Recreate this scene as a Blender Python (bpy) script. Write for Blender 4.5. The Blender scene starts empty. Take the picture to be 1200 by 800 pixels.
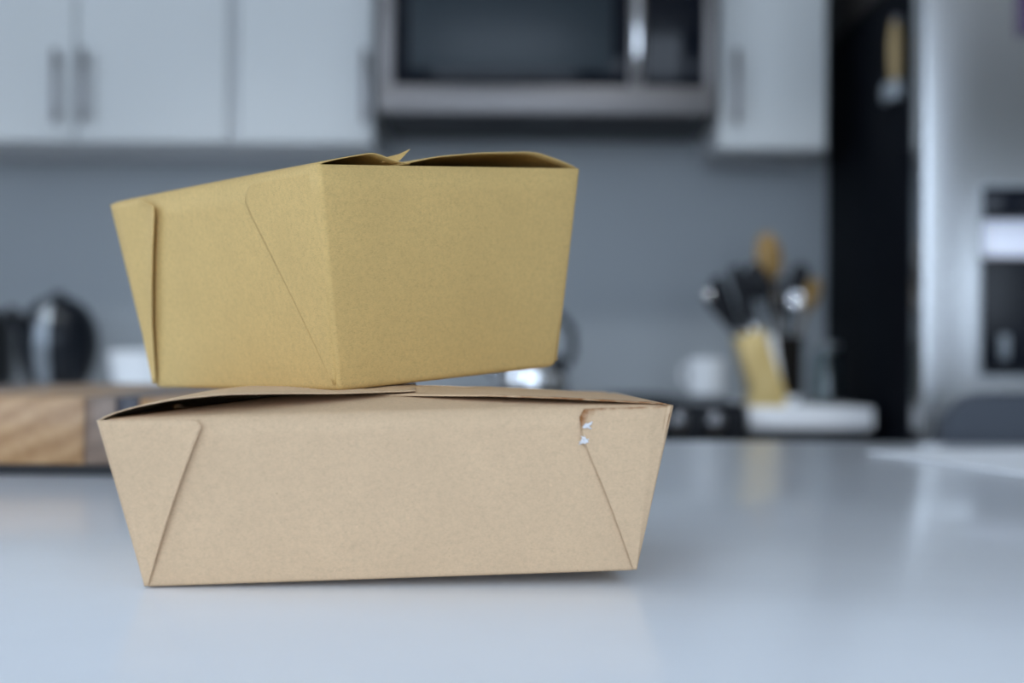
import bpy, bmesh, math, random
from mathutils import Vector, Matrix, Euler
random.seed(7)
R = math.radians
sc = bpy.context.scene
C = sc.collection

# ---------------------------------------------------------------- camera
FPX, HOR, ROLL = 1650.0, 410.4, R(0.45)
ZT = 0.92                      # island worktop height
CAMZ = ZT + 0.0948
cd = bpy.data.cameras.new('camera'); cam = bpy.data.objects.new('camera', cd); C.objects.link(cam)
cd.sensor_width = 36.0; cd.lens = FPX * 36 / 1200
PIT = math.atan((HOR - 400) / FPX)
cam.matrix_world = Matrix.Translation((0, 0, CAMZ)) @ Matrix.Rotation(math.pi / 2 + PIT, 4, 'X') @ Matrix.Rotation(ROLL, 4, 'Z')
cd.dof.use_dof = True; cd.dof.focus_distance = 0.597; cd.dof.aperture_fstop = 5.0
cd.clip_start = 0.02
sc.camera = cam

# ---------------------------------------------------------------- world, exposure
w = bpy.data.worlds.new('sky'); sc.world = w; w.use_nodes = True
nt = w.node_tree; bg = nt.nodes['Background']
tc = nt.nodes.new('ShaderNodeTexCoord'); sx = nt.nodes.new('ShaderNodeSeparateXYZ')
cr = nt.nodes.new('ShaderNodeValToRGB')
nt.links.new(tc.outputs['Generated'], sx.inputs[0]); nt.links.new(sx.outputs['Z'], cr.inputs[0])
cr.color_ramp.elements[0].position = 0.0; cr.color_ramp.elements[0].color = (0.70, 0.83, 1.0, 1)
cr.color_ramp.elements[1].position = 0.6; cr.color_ramp.elements[1].color = (0.64, 0.785, 1.0, 1)
nt.links.new(cr.outputs[0], bg.inputs[0]); bg.inputs[1].default_value = 5.6
vs = sc.view_settings
vs.view_transform = 'Standard'; vs.look = 'None'; vs.gamma = 1.0; vs.use_curve_mapping = False
vs.exposure = -0.10
DOWN = 60.0                    # watts of each added downlight

def portal(loc, rot, sx_, sy_):           # window openings, so that the sky is sampled through them
    l = bpy.data.lights.new('window_portal', 'AREA'); l.shape = 'RECTANGLE'; l.size = sx_; l.size_y = sy_
    l.cycles.is_portal = True
    o = bpy.data.objects.new('window_portal', l); C.objects.link(o); o.location = loc; o.rotation_euler = rot

# ---------------------------------------------------------------- materials
MATS = {}
def mat(name, col, rough=0.5, metal=0.0, spec=0.5, bump=0.0, bscale=200.0, var=0.0, vscale=8.0, stretch=(1, 1, 1),
        trans=0.0, ior=1.5, emit=0.0, coat=0.0, aniso=0.0):
    if name in MATS: return MATS[name]
    m = bpy.data.materials.new(name); m.use_nodes = True; n = m.node_tree
    b = n.nodes['Principled BSDF']
    b.inputs['Base Color'].default_value = (*col, 1); b.inputs['Roughness'].default_value = rough
    b.inputs['Metallic'].default_value = metal; b.inputs['Specular IOR Level'].default_value = spec
    b.inputs['Transmission Weight'].default_value = trans; b.inputs['IOR'].default_value = ior
    b.inputs['Coat Weight'].default_value = coat
    b.inputs['Anisotropic'].default_value = aniso
    if emit:
        b.inputs['Emission Color'].default_value = (*col, 1); b.inputs['Emission Strength'].default_value = emit
    t = n.nodes.new('ShaderNodeTexCoord'); mp = n.nodes.new('ShaderNodeMapping'); mp.inputs['Scale'].default_value = stretch
    n.links.new(t.outputs['Object'], mp.inputs[0])
    if var:
        no = n.nodes.new('ShaderNodeTexNoise'); no.inputs['Scale'].default_value = vscale; no.inputs['Detail'].default_value = 5
        n.links.new(mp.outputs[0], no.inputs[0])
        mx = n.nodes.new('ShaderNodeMix'); mx.data_type = 'RGBA'
        mx.inputs[6].default_value = (*[c * (1 - var) for c in col], 1); mx.inputs[7].default_value = (*[min(1, c * (1 + var)) for c in col], 1)
        n.links.new(no.outputs[0], mx.inputs[0]); n.links.new(mx.outputs[2], b.inputs['Base Color'])
    if bump:
        no2 = n.nodes.new('ShaderNodeTexNoise'); no2.inputs['Scale'].default_value = bscale; no2.inputs['Detail'].default_value = 3
        n.links.new(mp.outputs[0], no2.inputs[0])
        bu = n.nodes.new('ShaderNodeBump'); bu.inputs['Strength'].default_value = bump; bu.inputs['Distance'].default_value = 0.001
        n.links.new(no2.outputs[0], bu.inputs['Height']); n.links.new(bu.outputs[0], b.inputs['Normal'])
    MATS[name] = m; return m

def kraft(name, col, fibre=0.10):
    """recycled kraft board: mottled fibre, dark and pale specks, faint relief, brown grease stain from the 'stain' attribute"""
    m = bpy.data.materials.new(name); m.use_nodes = True; n = m.node_tree; N = n.nodes; L = n.links
    b = N['Principled BSDF']; b.inputs['Roughness'].default_value = 0.72; b.inputs['Specular IOR Level'].default_value = 0.3
    t = N.new('ShaderNodeTexCoord')
    def noise(scale, detail=4, rough=0.6, stretch=None):
        o = N.new('ShaderNodeTexNoise'); o.inputs['Scale'].default_value = scale; o.inputs['Detail'].default_value = detail
        o.inputs['Roughness'].default_value = rough
        if stretch:
            mp = N.new('ShaderNodeMapping'); mp.inputs['Scale'].default_value = stretch
            L.new(t.outputs['Object'], mp.inputs[0]); L.new(mp.outputs[0], o.inputs[0])
        else: L.new(t.outputs['Object'], o.inputs[0])
        return o.outputs[0]
    def mix(fac, a, c, blend='MIX'):
        x = N.new('ShaderNodeMix'); x.data_type = 'RGBA'; x.blend_type = blend
        for k, v in ((0, fac), (6, a), (7, c)):
            if isinstance(v, (int, float)): x.inputs[k].default_value = v
            elif isinstance(v, tuple): x.inputs[k].default_value = v
            else: L.new(v, x.inputs[k])
        return x.outputs[2]
    def ramp(v, p0, p1):
        x = N.new('ShaderNodeMapRange'); x.inputs[1].default_value = p0; x.inputs[2].default_value = p1
        L.new(v, x.inputs[0]); return x.outputs[0]
    c = lambda k: (*[min(1, q * k) for q in col], 1)
    base = mix(ramp(noise(420, 5, 0.75), 0.3, 0.7), c(1 - fibre), c(1 + fibre))
    base = mix(ramp(noise(900, 3, 0.7, (1, 1, 3)), 0.35, 0.75), base, c(1 + fibre * 1.4))
    base = mix(ramp(noise(28, 3), 0.3, 0.8), base, mix(0.5, base, c(0.93)))
    base = mix(ramp(noise(420, 2), 0.74, 0.80), base, (col[0] * .70, col[1] * .66, col[2] * .6, 1))
    base = mix(ramp(noise(380, 2, .5, (1.3, 1, .9)), 0.72, 0.82), base, c(1.2))
    at = N.new('ShaderNodeAttribute'); at.attribute_name = 'stain'
    sm = N.new('ShaderNodeMath'); sm.operation = 'MULTIPLY'; L.new(at.outputs['Fac'], sm.inputs[0])
    L.new(ramp(noise(260, 3), 0.25, 0.6), sm.inputs[1])
    base = mix(sm.outputs[0], base, (0.27, 0.10, 0.025, 1))
    L.new(base, b.inputs['Base Color'])
    bu = N.new('ShaderNodeBump'); bu.inputs['Strength'].default_value = 0.16; bu.inputs['Distance'].default_value = 0.0006
    L.new(noise(700, 4, .7), bu.inputs['Height']); L.new(bu.outputs[0], b.inputs['Normal'])
    return m

def wood(name, c0, c1, scale=1.0, axis=(1, 1, 1), rough=0.5):
    m = bpy.data.materials.new(name); m.use_nodes = True; n = m.node_tree; N = n.nodes; L = n.links
    b = N['Principled BSDF']; b.inputs['Roughness'].default_value = rough
    t = N.new('ShaderNodeTexCoord'); mp = N.new('ShaderNodeMapping'); mp.inputs['Scale'].default_value = axis
    mp.inputs['Rotation'].default_value = (0, R(24), 0)
    L.new(t.outputs['Object'], mp.inputs[0])
    wv = N.new('ShaderNodeTexWave'); wv.bands_direction = 'Z'; wv.inputs['Scale'].default_value = 9 * scale; wv.inputs['Distortion'].default_value = 2.6
    wv.inputs['Detail'].default_value = 3; wv.inputs['Detail Scale'].default_value = 1.3
    L.new(mp.outputs[0], wv.inputs[0])
    no = N.new('ShaderNodeTexNoise'); no.inputs['Scale'].default_value = 60 * scale; L.new(mp.outputs[0], no.inputs[0])
    ad = N.new('ShaderNodeMath'); ad.operation = 'MULTIPLY_ADD'; ad.inputs[1].default_value = 0.7
    L.new(wv.outputs['Fac'], ad.inputs[0]); L.new(no.outputs[0], ad.inputs[2])
    mr = N.new('ShaderNodeMapRange'); mr.inputs[1].default_value = .3; mr.inputs[2].default_value = 1.25; L.new(ad.outputs[0], mr.inputs[0])
    mx = N.new('ShaderNodeMix'); mx.data_type = 'RGBA'; mx.inputs[6].default_value = (*c0, 1); mx.inputs[7].default_value = (*c1, 1)
    L.new(mr.outputs[0], mx.inputs[0]); L.new(mx.outputs[2], b.inputs['Base Color'])
    MATS[name] = m; return m

K_UP = kraft('kraft_golden', (0.575, 0.39, 0.148), .19)
K_LO = kraft('kraft_pinkish', (0.61, 0.43, 0.268), .15)
M_QUARTZ = mat('white_quartz', (0.78, 0.80, 0.83), 0.165, spec=0.15, var=0.02, vscale=30)
M_WHITE = mat('cabinet_white', (0.66, 0.69, 0.70), 0.40, spec=0.35, var=0.01)
M_CARC = mat('cabinet_carcass', (0.62, 0.64, 0.66), 0.5)
M_DARKCAB = mat('base_cabinet_charcoal', (0.018, 0.020, 0.026), 0.45)
M_STEEL = mat('brushed_steel', (0.47, 0.48, 0.49), 0.19, 1.0, bump=0.05, bscale=40, stretch=(1, 1, 60), var=0.03)
M_STEELH = mat('brushed_steel_horizontal', (0.22, 0.21, 0.21), 0.48, 1.0, bump=0.05, bscale=40, stretch=(1, 60, 60), var=0.03)
M_CHROME = mat('polished_steel', (0.75, 0.75, 0.76), 0.08, 1.0)
M_NICKEL = mat('handle_nickel', (0.17, 0.165, 0.175), 0.35, 1.0)
M_BLACKG = mat('black_glass', (0.004, 0.006, 0.012), 0.12, spec=0.2)
M_WINDOW = mat('microwave_screen', (0.022, 0.034, 0.044), 0.35, spec=.3)
M_BLACK = mat('black_plastic', (0.006, 0.007, 0.010), 0.40, spec=.25)
M_BLACKM = mat('black_matte', (0.010, 0.011, 0.014), 0.55)
M_FSIDE = mat('fridge_side_black', (0.003, 0.004, 0.007), 0.65, spec=0.05, bump=0.1, bscale=600)
M_WALLB = mat('backsplash_grey', (0.35, 0.38, 0.405), 0.5, var=0.02, vscale=3)
M_WALL = mat('wall_paint', (0.50, 0.50, 0.49), 0.8, var=0.01)
M_CEIL = mat('ceiling_paint', (0.86, 0.86, 0.85), 0.9, var=0.01)
M_FLOOR = wood('floor_oak', (0.34, 0.24, 0.15), (0.44, 0.33, 0.22), .4, (1, 6, 1), .4)
M_CERAMIC = mat('white_ceramic', (0.82, 0.84, 0.86), 0.15)
M_PAPER = mat('white_paper', (0.92, 0.93, 0.95), 0.7)
M_GLASS = mat('clear_glass', (0.72, 0.80, 0.81), 0.02, trans=1.0, ior=1.45)
M_STOOL = mat('grey_upholstery', (0.075, 0.085, 0.105), 0.8, bump=0.3, bscale=900)
M_BAM = wood('block_bamboo', (0.50, 0.36, 0.13), (0.62, 0.47, 0.20), 1.0, (1, 1, .3))
M_SPOON = wood('spoon_wood', (0.20, 0.115, 0.025), (0.27, 0.16, 0.04), 1.0, (1, 1, .2))
M_MAPLE = wood('board_maple', (0.36, 0.19, 0.078), (0.52, 0.315, 0.155), 2.2, (1, .3, 1))
M_WALNUT = wood('board_walnut', (0.20, 0.135, 0.10), (0.27, 0.19, 0.14), 2.2, (1, .3, 1))
M_WENGE = wood('board_wenge', (0.03, 0.03, 0.042), (0.05, 0.048, 0.06), 2.2, (1, .3, 1))
for m_ in (M_MAPLE, M_WALNUT, M_WENGE):
    b_ = m_.node_tree.nodes['Principled BSDF']; b_.inputs['Coat Weight'].default_value = .35; b_.inputs['Coat Roughness'].default_value = .15; b_.inputs['Specular IOR Level'].default_value = .25
M_TAN = mat('tan_tag', (0.34, 0.25, 0.12), 0.6)
M_PURPLE = mat('purple_card', (0.035, 0.012, 0.06), 0.4)
M_GREYP = mat('pale_grey_plastic', (0.30, 0.34, 0.38), 0.4)
M_LIT = mat('dispenser_light', (0.74, 0.80, 0.95), 0.3, emit=0.30)
M_TORN = mat('torn_paper_fibre', (0.78, 0.77, 0.78), 0.9, bump=.5, bscale=1500)

# ---------------------------------------------------------------- mesh helpers
def link(name, me, m, parent=None):
    o = bpy.data.objects.new(name, me); C.objects.link(o)
    if m: me.materials.append(m)
    if parent: o.parent = parent
    return o
def finish(name, bm, m, parent=None, smooth=False):
    bmesh.ops.recalc_face_normals(bm, faces=bm.faces)
    me = bpy.data.meshes.new(name); bm.to_mesh(me); bm.free()
    if smooth:
        for p in me.polygons: p.use_smooth = True
        try: me.set_sharp_from_angle(angle=R(40))
        except Exception: pass
    return link(name, me, m, parent)
def add_box(bm, x0, x1, y0, y1, z0, z1, bev=0.0, seg=2):
    r = bmesh.ops.create_cube(bm, size=1.0); vs_ = r['verts']
    for v in vs_:
        v.co = Vector(((x0 + x1) / 2 + v.co.x * (x1 - x0), (y0 + y1) / 2 + v.co.y * (y1 - y0), (z0 + z1) / 2 + v.co.z * (z1 - z0)))
    if bev > 0:
        es = {e for v in vs_ for e in v.link_edges}
        bmesh.ops.bevel(bm, geom=list(es), offset=bev, segments=seg, profile=0.5, affect='EDGES')
def boxo(name, m, parent, x0, x1, y0, y1, z0, z1, bev=0.0, seg=2):
    bm = bmesh.new(); add_box(bm, x0, x1, y0, y1, z0, z1, bev, seg); return finish(name, bm, m, parent, smooth=bev > 0)
def add_lathe(bm, prof, seg=32, c=(0, 0, 0), caps=True):
    rings = []
    for r, z in prof:
        rings.append([bm.verts.new((c[0] + r * math.cos(2 * math.pi * k / seg), c[1] + r * math.sin(2 * math.pi * k / seg), c[2] + z)) for k in range(seg)])
    for a, b in zip(rings, rings[1:]):
        for k in range(seg): bm.faces.new((a[k], a[(k + 1) % seg], b[(k + 1) % seg], b[k]))
    if caps:
        bm.faces.new(rings[0][::-1]); bm.faces.new(rings[-1])
def latheo(name, m, parent, prof, seg=32, c=(0, 0, 0), caps=True):
    bm = bmesh.new(); add_lathe(bm, prof, seg, c, caps); return finish(name, bm, m, parent, True)
def add_tube(bm, pts, rad, seg=12, flat=1.0):
    pts = [Vector(p) for p in pts]; n = len(pts)
    rads = rad if isinstance(rad, (list, tuple)) else [rad] * n
    rings = []; up = None
    for i, p in enumerate(pts):
        d = (pts[min(i + 1, n - 1)] - pts[max(i - 1, 0)]).normalized()
        if up is None: up = d.orthogonal().normalized() if abs(d.y) > .9 else (Vector((0, 1, 0)) - d * d.y).normalized()
        up = (up - d * up.dot(d)).normalized(); s = d.cross(up)
        rings.append([bm.verts.new(p + (s * math.cos(2 * math.pi * k / seg) + up * math.sin(2 * math.pi * k / seg) * flat) * rads[i]) for k in range(seg)])
    for a, b in zip(rings, rings[1:]):
        for k in range(seg): bm.faces.new((a[k], a[(k + 1) % seg], b[(k + 1) % seg], b[k]))
    bm.faces.new(rings[0][::-1]); bm.faces.new(rings[-1])
def tubeo(name, m, parent, pts, rad, seg=12, flat=1.0):
    bm = bmesh.new(); add_tube(bm, pts, rad, seg, flat); return finish(name, bm, m, parent, True)
def add_prism(bm, poly, y0, y1):            # poly in the x-z plane
    a = [bm.verts.new((x, y0, z)) for x, z in poly]; b = [bm.verts.new((x, y1, z)) for x, z in poly]
    bm.faces.new(a); bm.faces.new(b[::-1])
    for k in range(len(poly)): bm.faces.new((a[k], b[k], b[(k + 1) % len(poly)], a[(k + 1) % len(poly)]))
def prismo(name, m, parent, poly, y0, y1, bev=0.0):
    bm = bmesh.new(); add_prism(bm, poly, y0, y1)
    if bev: bmesh.ops.bevel(bm, geom=list(bm.edges), offset=bev, segments=2, profile=.5, affect='EDGES')
    return finish(name, bm, m, parent, bev > 0)
def ell(c, pts_n=24):
    return [(c[0] * math.cos(2 * math.pi * k / pts_n), c[1] * math.sin(2 * math.pi * k / pts_n)) for k in range(pts_n)]
def sheet(name, fn, ns, nt_, thick, m, parent, stain=None, offset=0.0):
    """curved paper sheet: fn(s, t) gives a local point; thickness by solidify"""
    vs_ = []; st = []
    for j in range(nt_ + 1):
        for i in range(ns + 1):
            s, t = i / ns, j / nt_
            vs_.append(fn(s, t)); st.append(stain(s, t) if stain else 0.0)
    fs = [(j * (ns + 1) + i, j * (ns + 1) + i + 1, (j + 1) * (ns + 1) + i + 1, (j + 1) * (ns + 1) + i) for j in range(nt_) for i in range(ns)]
    me = bpy.data.meshes.new(name); me.from_pydata(vs_, [], fs); me.update()
    a = me.attributes.new('stain', 'FLOAT', 'POINT')
    for k, v in enumerate(st): a.data[k].value = v
    for p in me.polygons: p.use_smooth = True
    o = link(name, me, m, parent)
    so = o.modifiers.new('board_thickness', 'SOLIDIFY'); so.thickness = thick; so.offset = offset; so.use_even_offset = False
    return o
def thing(name, label, cat, loc=(0, 0, 0), rotz=0, group=None):
    o = bpy.data.objects.new(name, None); C.objects.link(o); o.empty_display_size = .05
    o.location = loc; o.rotation_euler = (0, 0, rotz); o['label'] = label; o['category'] = cat
    if group: o['group'] = group
    return o
def tag(o, label, cat, group=None):
    o['label'] = label; o['category'] = cat
    if group: o['group'] = group
    return o
def struct(o): o['kind'] = 'structure'; return o
def copy_thing(root, loc, label=None):
    r = root.copy(); C.objects.link(r); r.location = loc
    if label: r['label'] = label
    for ch in list(root.children):
        c = ch.copy(); C.objects.link(c); c.parent = r
        for g in ch.children:
            d = g.copy(); C.objects.link(d); d.parent = c
    return r
def wx(px, py, D):             # photo pixel -> world point at depth D from the camera
    u, v = px - 600, py - 400
    cr_, sr_ = math.cos(-ROLL), math.sin(-ROLL)
    u, v = u * cr_ - v * sr_, u * sr_ + v * cr_
    d = Vector((u / FPX, 1, -v / FPX)); d = Matrix.Rotation(PIT, 3, 'X') @ d
    return Vector((0, 0, CAMZ)) + d * (D / d.y)

# ---------------------------------------------------------------- room shell
YW, YR, XL, XR, ZC = 3.57, -2.1, -2.3, 3.0, 2.6
def wall_with_hole(name, m, along, fixed, lo, hi, holes, th=0.12):
    """wall at x=fixed or y=fixed, with rectangular openings (a0, a1, z0, z1)"""
    bm = bmesh.new()
    def slab(a0, a1, z0, z1):
        if a1 - a0 < 1e-4 or z1 - z0 < 1e-4: return
        f0, f1 = (fixed, fixed + th) if th > 0 else (fixed + th, fixed)
        if along == 'x': add_box(bm, a0, a1, f0, f1, z0, z1)
        else: add_box(bm, f0, f1, a0, a1, z0, z1)
    cur = lo
    for a0, a1, z0, z1 in sorted(holes):
        slab(cur, a0, 0, ZC); slab(a0, a1, 0, z0); slab(a0, a1, z1, ZC); cur = a1
    slab(cur, hi, 0, ZC)
    return struct(finish(name, bm, m))
def window_frame(name, along, fixed, a0, a1, z0, z1, n=2):
    t = bpy.data.objects.new(name, None); C.objects.link(t); struct(t)
    def bar(nm, p0, p1, q0, q1):
        if along == 'x': boxo(nm, M_WHITE, t, p0, p1, fixed - .03, fixed + .03, q0, q1)
        else: boxo(nm, M_WHITE, t, fixed - .03, fixed + .03, p0, p1, q0, q1)
    fw = .045
    bar('frame_rail', a0, a1, z0, z0 + fw); bar('frame_rail', a0, a1, z1 - fw, z1)
    bar('frame_stile', a0, a0 + fw, z0 + fw, z1 - fw); bar('frame_stile', a1 - fw, a1, z0 + fw, z1 - fw)
    for k in range(1, n):
        c = a0 + (a1 - a0) * k / n; bar('mullion', c - fw / 2, c + fw / 2, z0 + fw, z1 - fw)
struct(boxo('floor', M_FLOOR, None, XL - .12, XR + .12, YR - .12, YW + .12, -.1, 0))
struct(boxo('ceiling', M_CEIL, None, XL - .12, XR + .12, YR - .12, YW + .12, ZC, ZC + .1))
struct(boxo('wall_back', M_WALLB, None, XL - .12, XR + .12, YW, YW + .12, 0, ZC))
struct(boxo('wall_right', M_WALL, None, XR, XR + .12, YR, YW, 0, ZC))
WL = (0.3, 1.7, 1.05, 2.5)          # opening in the left wall (along y)
WR1 = (-1.9, 1.5, .9, 2.5)         # openings in the rear wall (along x)
WR2 = (2.05, 2.80, 1.12, 1.62)
wall_with_hole('wall_left', M_WALL, 'y', XL, YR, YW, [WL], -.12)
wall_with_hole('wall_rear', M_WALL, 'x', YR, XL - .12, XR + .12, [WR1, WR2], -.12)
window_frame('window_1', 'y', XL - .06, *WL, 3); window_frame('window_2', 'x', YR - .06, *WR1, 3); window_frame('window_3', 'x', YR - .06, *WR2, 1)
portal((XL - .125, (WL[0] + WL[1]) / 2, (WL[2] + WL[3]) / 2), (0, R(-90), 0), WL[3] - WL[2], WL[1] - WL[0])
for q in (WR1, WR2):
    portal(((q[0] + q[1]) / 2, YR - .125, (q[2] + q[3]) / 2), (R(90), 0, 0), q[1] - q[0], q[3] - q[2])

# added unseen downlights that brighten the lower cabinet fronts, worktops and backsplash
for lx in (-1.45, -.55, .30, 1.0):
    f_ = thing('added_downlight', 'added round ceiling downlight over the kitchen aisle', 'light', (lx, 2.30, ZC - .012), 0, 'added ceiling downlights')
    latheo('trim_ring', M_WHITE, f_, [(.090, .012), (.090, .004), (.102, .0), (.108, .004), (.108, .012)], 28, caps=False)
    latheo('lens', mat('added_lens', (.9, .95, 1), .5, emit=3.0), f_, [(.089, .010), (.089, .006), (.001, .005)], 24, caps=False)
    l_ = bpy.data.lights.new('downlight', 'SPOT'); l_.energy = DOWN; l_.spot_size = R(72); l_.spot_blend = .6; l_.shadow_soft_size = .09; l_.color = (.88, .94, 1)  # added spot, tilted towards the back wall for brightness there
    o_ = bpy.data.objects.new('added_beam', l_); C.objects.link(o_); o_.parent = f_; o_.location = (0, 0, -.005); o_.rotation_euler = (R(13), 0, 0)

# ---------------------------------------------------------------- island
IX0, IX1, IY0, IY1 = -1.25, 1.35, .16, 1.504
tag(boxo('island_worktop', M_QUARTZ, None, IX0, IX1, IY0, IY1, ZT - .04, ZT, .002), 'glossy white quartz island worktop under the kraft boxes', 'worktop')
t = thing('island_cabinet', 'charcoal island base cabinet supporting the white quartz worktop', 'cabinet', (0, 0, 0))
boxo('body', M_DARKCAB, t, IX0 + .05, IX1 - .05, IY0 + .25, IY1 - .32, .08, ZT - .04)
boxo('plinth', M_BLACKM, t, IX0 + .08, IX1 - .08, IY0 + .30, IY1 - .36, 0, .08)
for k in range(4):
    x0 = IX0 + .06 + k * .6225
    boxo('panel', M_DARKCAB, t, x0, x0 + .612, IY1 - .32, IY1 - .302, .10, ZT - .05, .002)

# ---------------------------------------------------------------- back run: worktops, base cabinets
YC = 2.935; ZB = .90; XF = .791
RX0, RX1 = -.272, .490
tag(boxo('counter_worktop', M_QUARTZ, None, RX1 + .006, .756, YC, YW, ZB - .045, ZB, .003), 'short white worktop between the stove and the refrigerator', 'worktop')
tag(boxo('counter_worktop', M_QUARTZ, None, XL + .002, RX0 - .006, YC, YW, ZB - .045, ZB, .003), 'long white worktop carrying the black kettle', 'worktop')
def base_cab(x0, x1, label, nd):
    t = thing('base_cabinet', label, 'cabinet', ((x0 + x1) / 2, 3.26, 0), 0, 'charcoal base cabinets')
    h = (x1 - x0) / 2
    boxo('body', M_DARKCAB, t, -h, h, -.28, .308, .10, ZB - .046)
    boxo('plinth', M_BLACKM, t, -h, h, -.22, .308, 0, .10)
    for k in range(nd):
        a = -h + .003 + k * (2 * h) / nd; b = a + 2 * h / nd - .006
        d = boxo('door', M_DARKCAB, t, a, b, -.30, -.28, .11, ZB - .06, .002)
        hx = b - .05 if k % 2 == 0 else a + .05
        tubeo('handle', M_NICKEL, d, [(hx, -.30, .74), (hx, -.33, .74), (hx, -.33, .60), (hx, -.30, .60)], .006)
base_cab(RX1 + .01, .75, 'charcoal base cabinet under the short worktop beside the refrigerator', 1)
base_cab(-1.02, RX0 - .01, 'charcoal base cabinet beside the stove under the long worktop', 2)
base_cab(-1.90, -1.03, 'charcoal base cabinet under the worktop beneath the black kettle', 2)

# ---------------------------------------------------------------- upper cabinets
YD = 3.24                                  # door fronts
def px_x(px, D): return wx(px, 170, D).x
ZU = wx(180, 166, YD).z
def upper_cab(p0, p1, label, doors, top=2.42, zb=None):
    x0, x1 = px_x(p0, YD), px_x(p1, YD); zb = zb or ZU
    t = thing('upper_cabinet', label, 'cabinet', ((x0 + x1) / 2, YW - .165, zb), 0, 'white upper cabinets')
    ox = (x0 + x1) / 2; h = (x1 - x0) / 2; yo = YD - (YW - .165)
    boxo('body', M_CARC, t, -h, h, yo + .022, .163, 0, top - zb)
    for a, b, hp in doors:
        xa, xb = px_x(a, YD) - ox, px_x(b, YD) - ox
        d = boxo('door', M_WHITE, t, xa, xb, yo, yo + .02, .0, top - zb - .004, .002)
        hx = px_x(hp, YD) - ox; z0, z1 = wx(hp, 146, YD).z - zb, wx(hp, 60, YD).z - zb
        bm = bmesh.new()
        add_box(bm, hx - .0065, hx + .0065, yo - .034, yo - .022, z0, z1, .003)
        add_box(bm, hx - .005, hx + .005, yo - .024, yo, z0 + .02, z0 + .03); add_box(bm, hx - .005, hx + .005, yo - .024, yo, z1 - .03, z1 - .02)
        finish('handle', bm, M_NICKEL, d, True)
upper_cab(-92, 268, 'white upper cabinet with two doors and paired bar handles', [(-90, 86.5, 68), (89.5, 266, 100)])
upper_cab(276, 437, 'white upper cabinet with one door beside the left of the microwave'.replace('the left of ', ''), [(279, 436, 428)])
upper_cab(842, 968, 'narrow white upper cabinet between the microwave and refrigerator', [(843, 967, 861)], zb=wx(905, 174, YD).z)
# recessed filler strip between the two cabinets by the kettle
boxo('filler_strip', M_CARC, None, px_x(268.5, YD), px_x(275.5, YD), YD + .015, YW - .01, ZU, 2.42)
tag(bpy.data.objects['filler_strip'], 'slim recessed pale strip between two white upper cabinets', 'filler strip')

# ---------------------------------------------------------------- microwave
YM = 3.17
mx0, mx1 = wx(443, 100, YM).x, wx(838, 100, YM).x; mzb = wx(640, 134, YM).z
t = thing('microwave', 'stainless steel microwave with black glass door hung above the stove', 'microwave', ((mx0 + mx1) / 2, YM, mzb))
mw = (mx1 - mx0) / 2; MH = .42; ox = (mx0 + mx1) / 2
boxo('housing', M_BLACKM, t, -mw + .004, mw - .004, .03, YW - YM - .001, 0, MH)
fx = lambda p: wx(p, 60, YM).x - ox
fz = lambda p: wx(640, p, YM).z - mzb
zg = fz(100)
# steel surround: bottom, top, sides
bm = bmesh.new()
add_box(bm, -mw, mw, 0, .03, .002, zg, .004); add_box(bm, -mw, mw, 0, .03, MH - .05, MH, .004)
add_box(bm, -mw, fx(461), .001, .03, zg - .004, MH - .046, .003); add_box(bm, fx(826), mw, .001, .03, zg - .004, MH - .046, .003)
finish('steel_frame', bm, M_STEELH, t, True)
dr = boxo('door', M_BLACKG, t, fx(461), fx(738), .006, .03, zg, MH - .05, .002)
boxo('window', M_WINDOW, dr, fx(479), fx(718), .0035, .0065, fz(82), MH - .08, .002)
boxo('control_panel', M_BLACKG, t, fx(755), fx(826), .006, .03, zg, MH - .05, .002)
boxo('door_stile', M_STEELH, t, fx(738), fx(755), .004, .03, zg, MH - .05, .002)
hx = fx(746)
tubeo('handle', M_CHROME, dr, [(hx, .008, zg + .012), (hx, -.022, zg + .03), (hx, -.034, zg + .09), (hx, -.036, .2), (hx, -.034, MH - .15), (hx, -.022, MH - .09), (hx, .008, MH - .07)], [.009, .010, .011, .0115, .011, .010, .009], 14)
for s in (-.2, .2): boxo('grease_filter', M_BLACKM, t, s - .14, s + .14, .08, .3, -.004, .0, .001)

# ---------------------------------------------------------------- stove
t = thing('stove', 'black stove with steel knobs below the microwave', 'stove', ((RX0 + RX1) / 2, 3.23, 0))
h = (RX1 - RX0) / 2 - .002
boxo('body', M_BLACKM, t, -h, h, -.30, .335, .08, .895, .003)
boxo('plinth', M_BLACKM, t, -h + .02, h - .02, -.25, .335, 0, .08)
boxo('cooktop', M_BLACKG, t, -h, h, -.30, .338, .895, .908, .004)
pn = prismo('control_panel', M_BLACK, t, [(-h, .80), (h, .80), (h, .893), (-h, .893)], -.325, -.298, .004)
ov = boxo('oven_door', M_BLACKG, t, -h + .004, h - .004, -.328, -.30, .22, .79, .006)
tubeo('handle', M_STEEL, ov, [(-h + .05, -.328, .75), (-h + .05, -.365, .75), (h - .05, -.365, .75), (h - .05, -.328, .75)], .010, 12)
boxo('drawer', M_BLACK, t, -h + .004, h - .004, -.322, -.30, .09, .21, .004)
for kx in (-.30, -.225, -.15, wx(795, 470, 2.89).x - (RX0 + RX1) / 2 , wx(838, 470, 2.89).x - (RX0 + RX1) / 2):
    bm = bmesh.new(); add_lathe(bm, [(.020, 0), (.020, .012), (.017, .018), (.015, .030), (.010, .034)], 24)
    bmesh.ops.transform(bm, matrix=Matrix.Translation((kx, -.325, .872)) @ Matrix.Rotation(R(90), 4, 'X'), verts=bm.verts)
    finish('knob', bm, mat('knob_steel', (.26, .27, .29), .35, 1.0), t, True)
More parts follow.
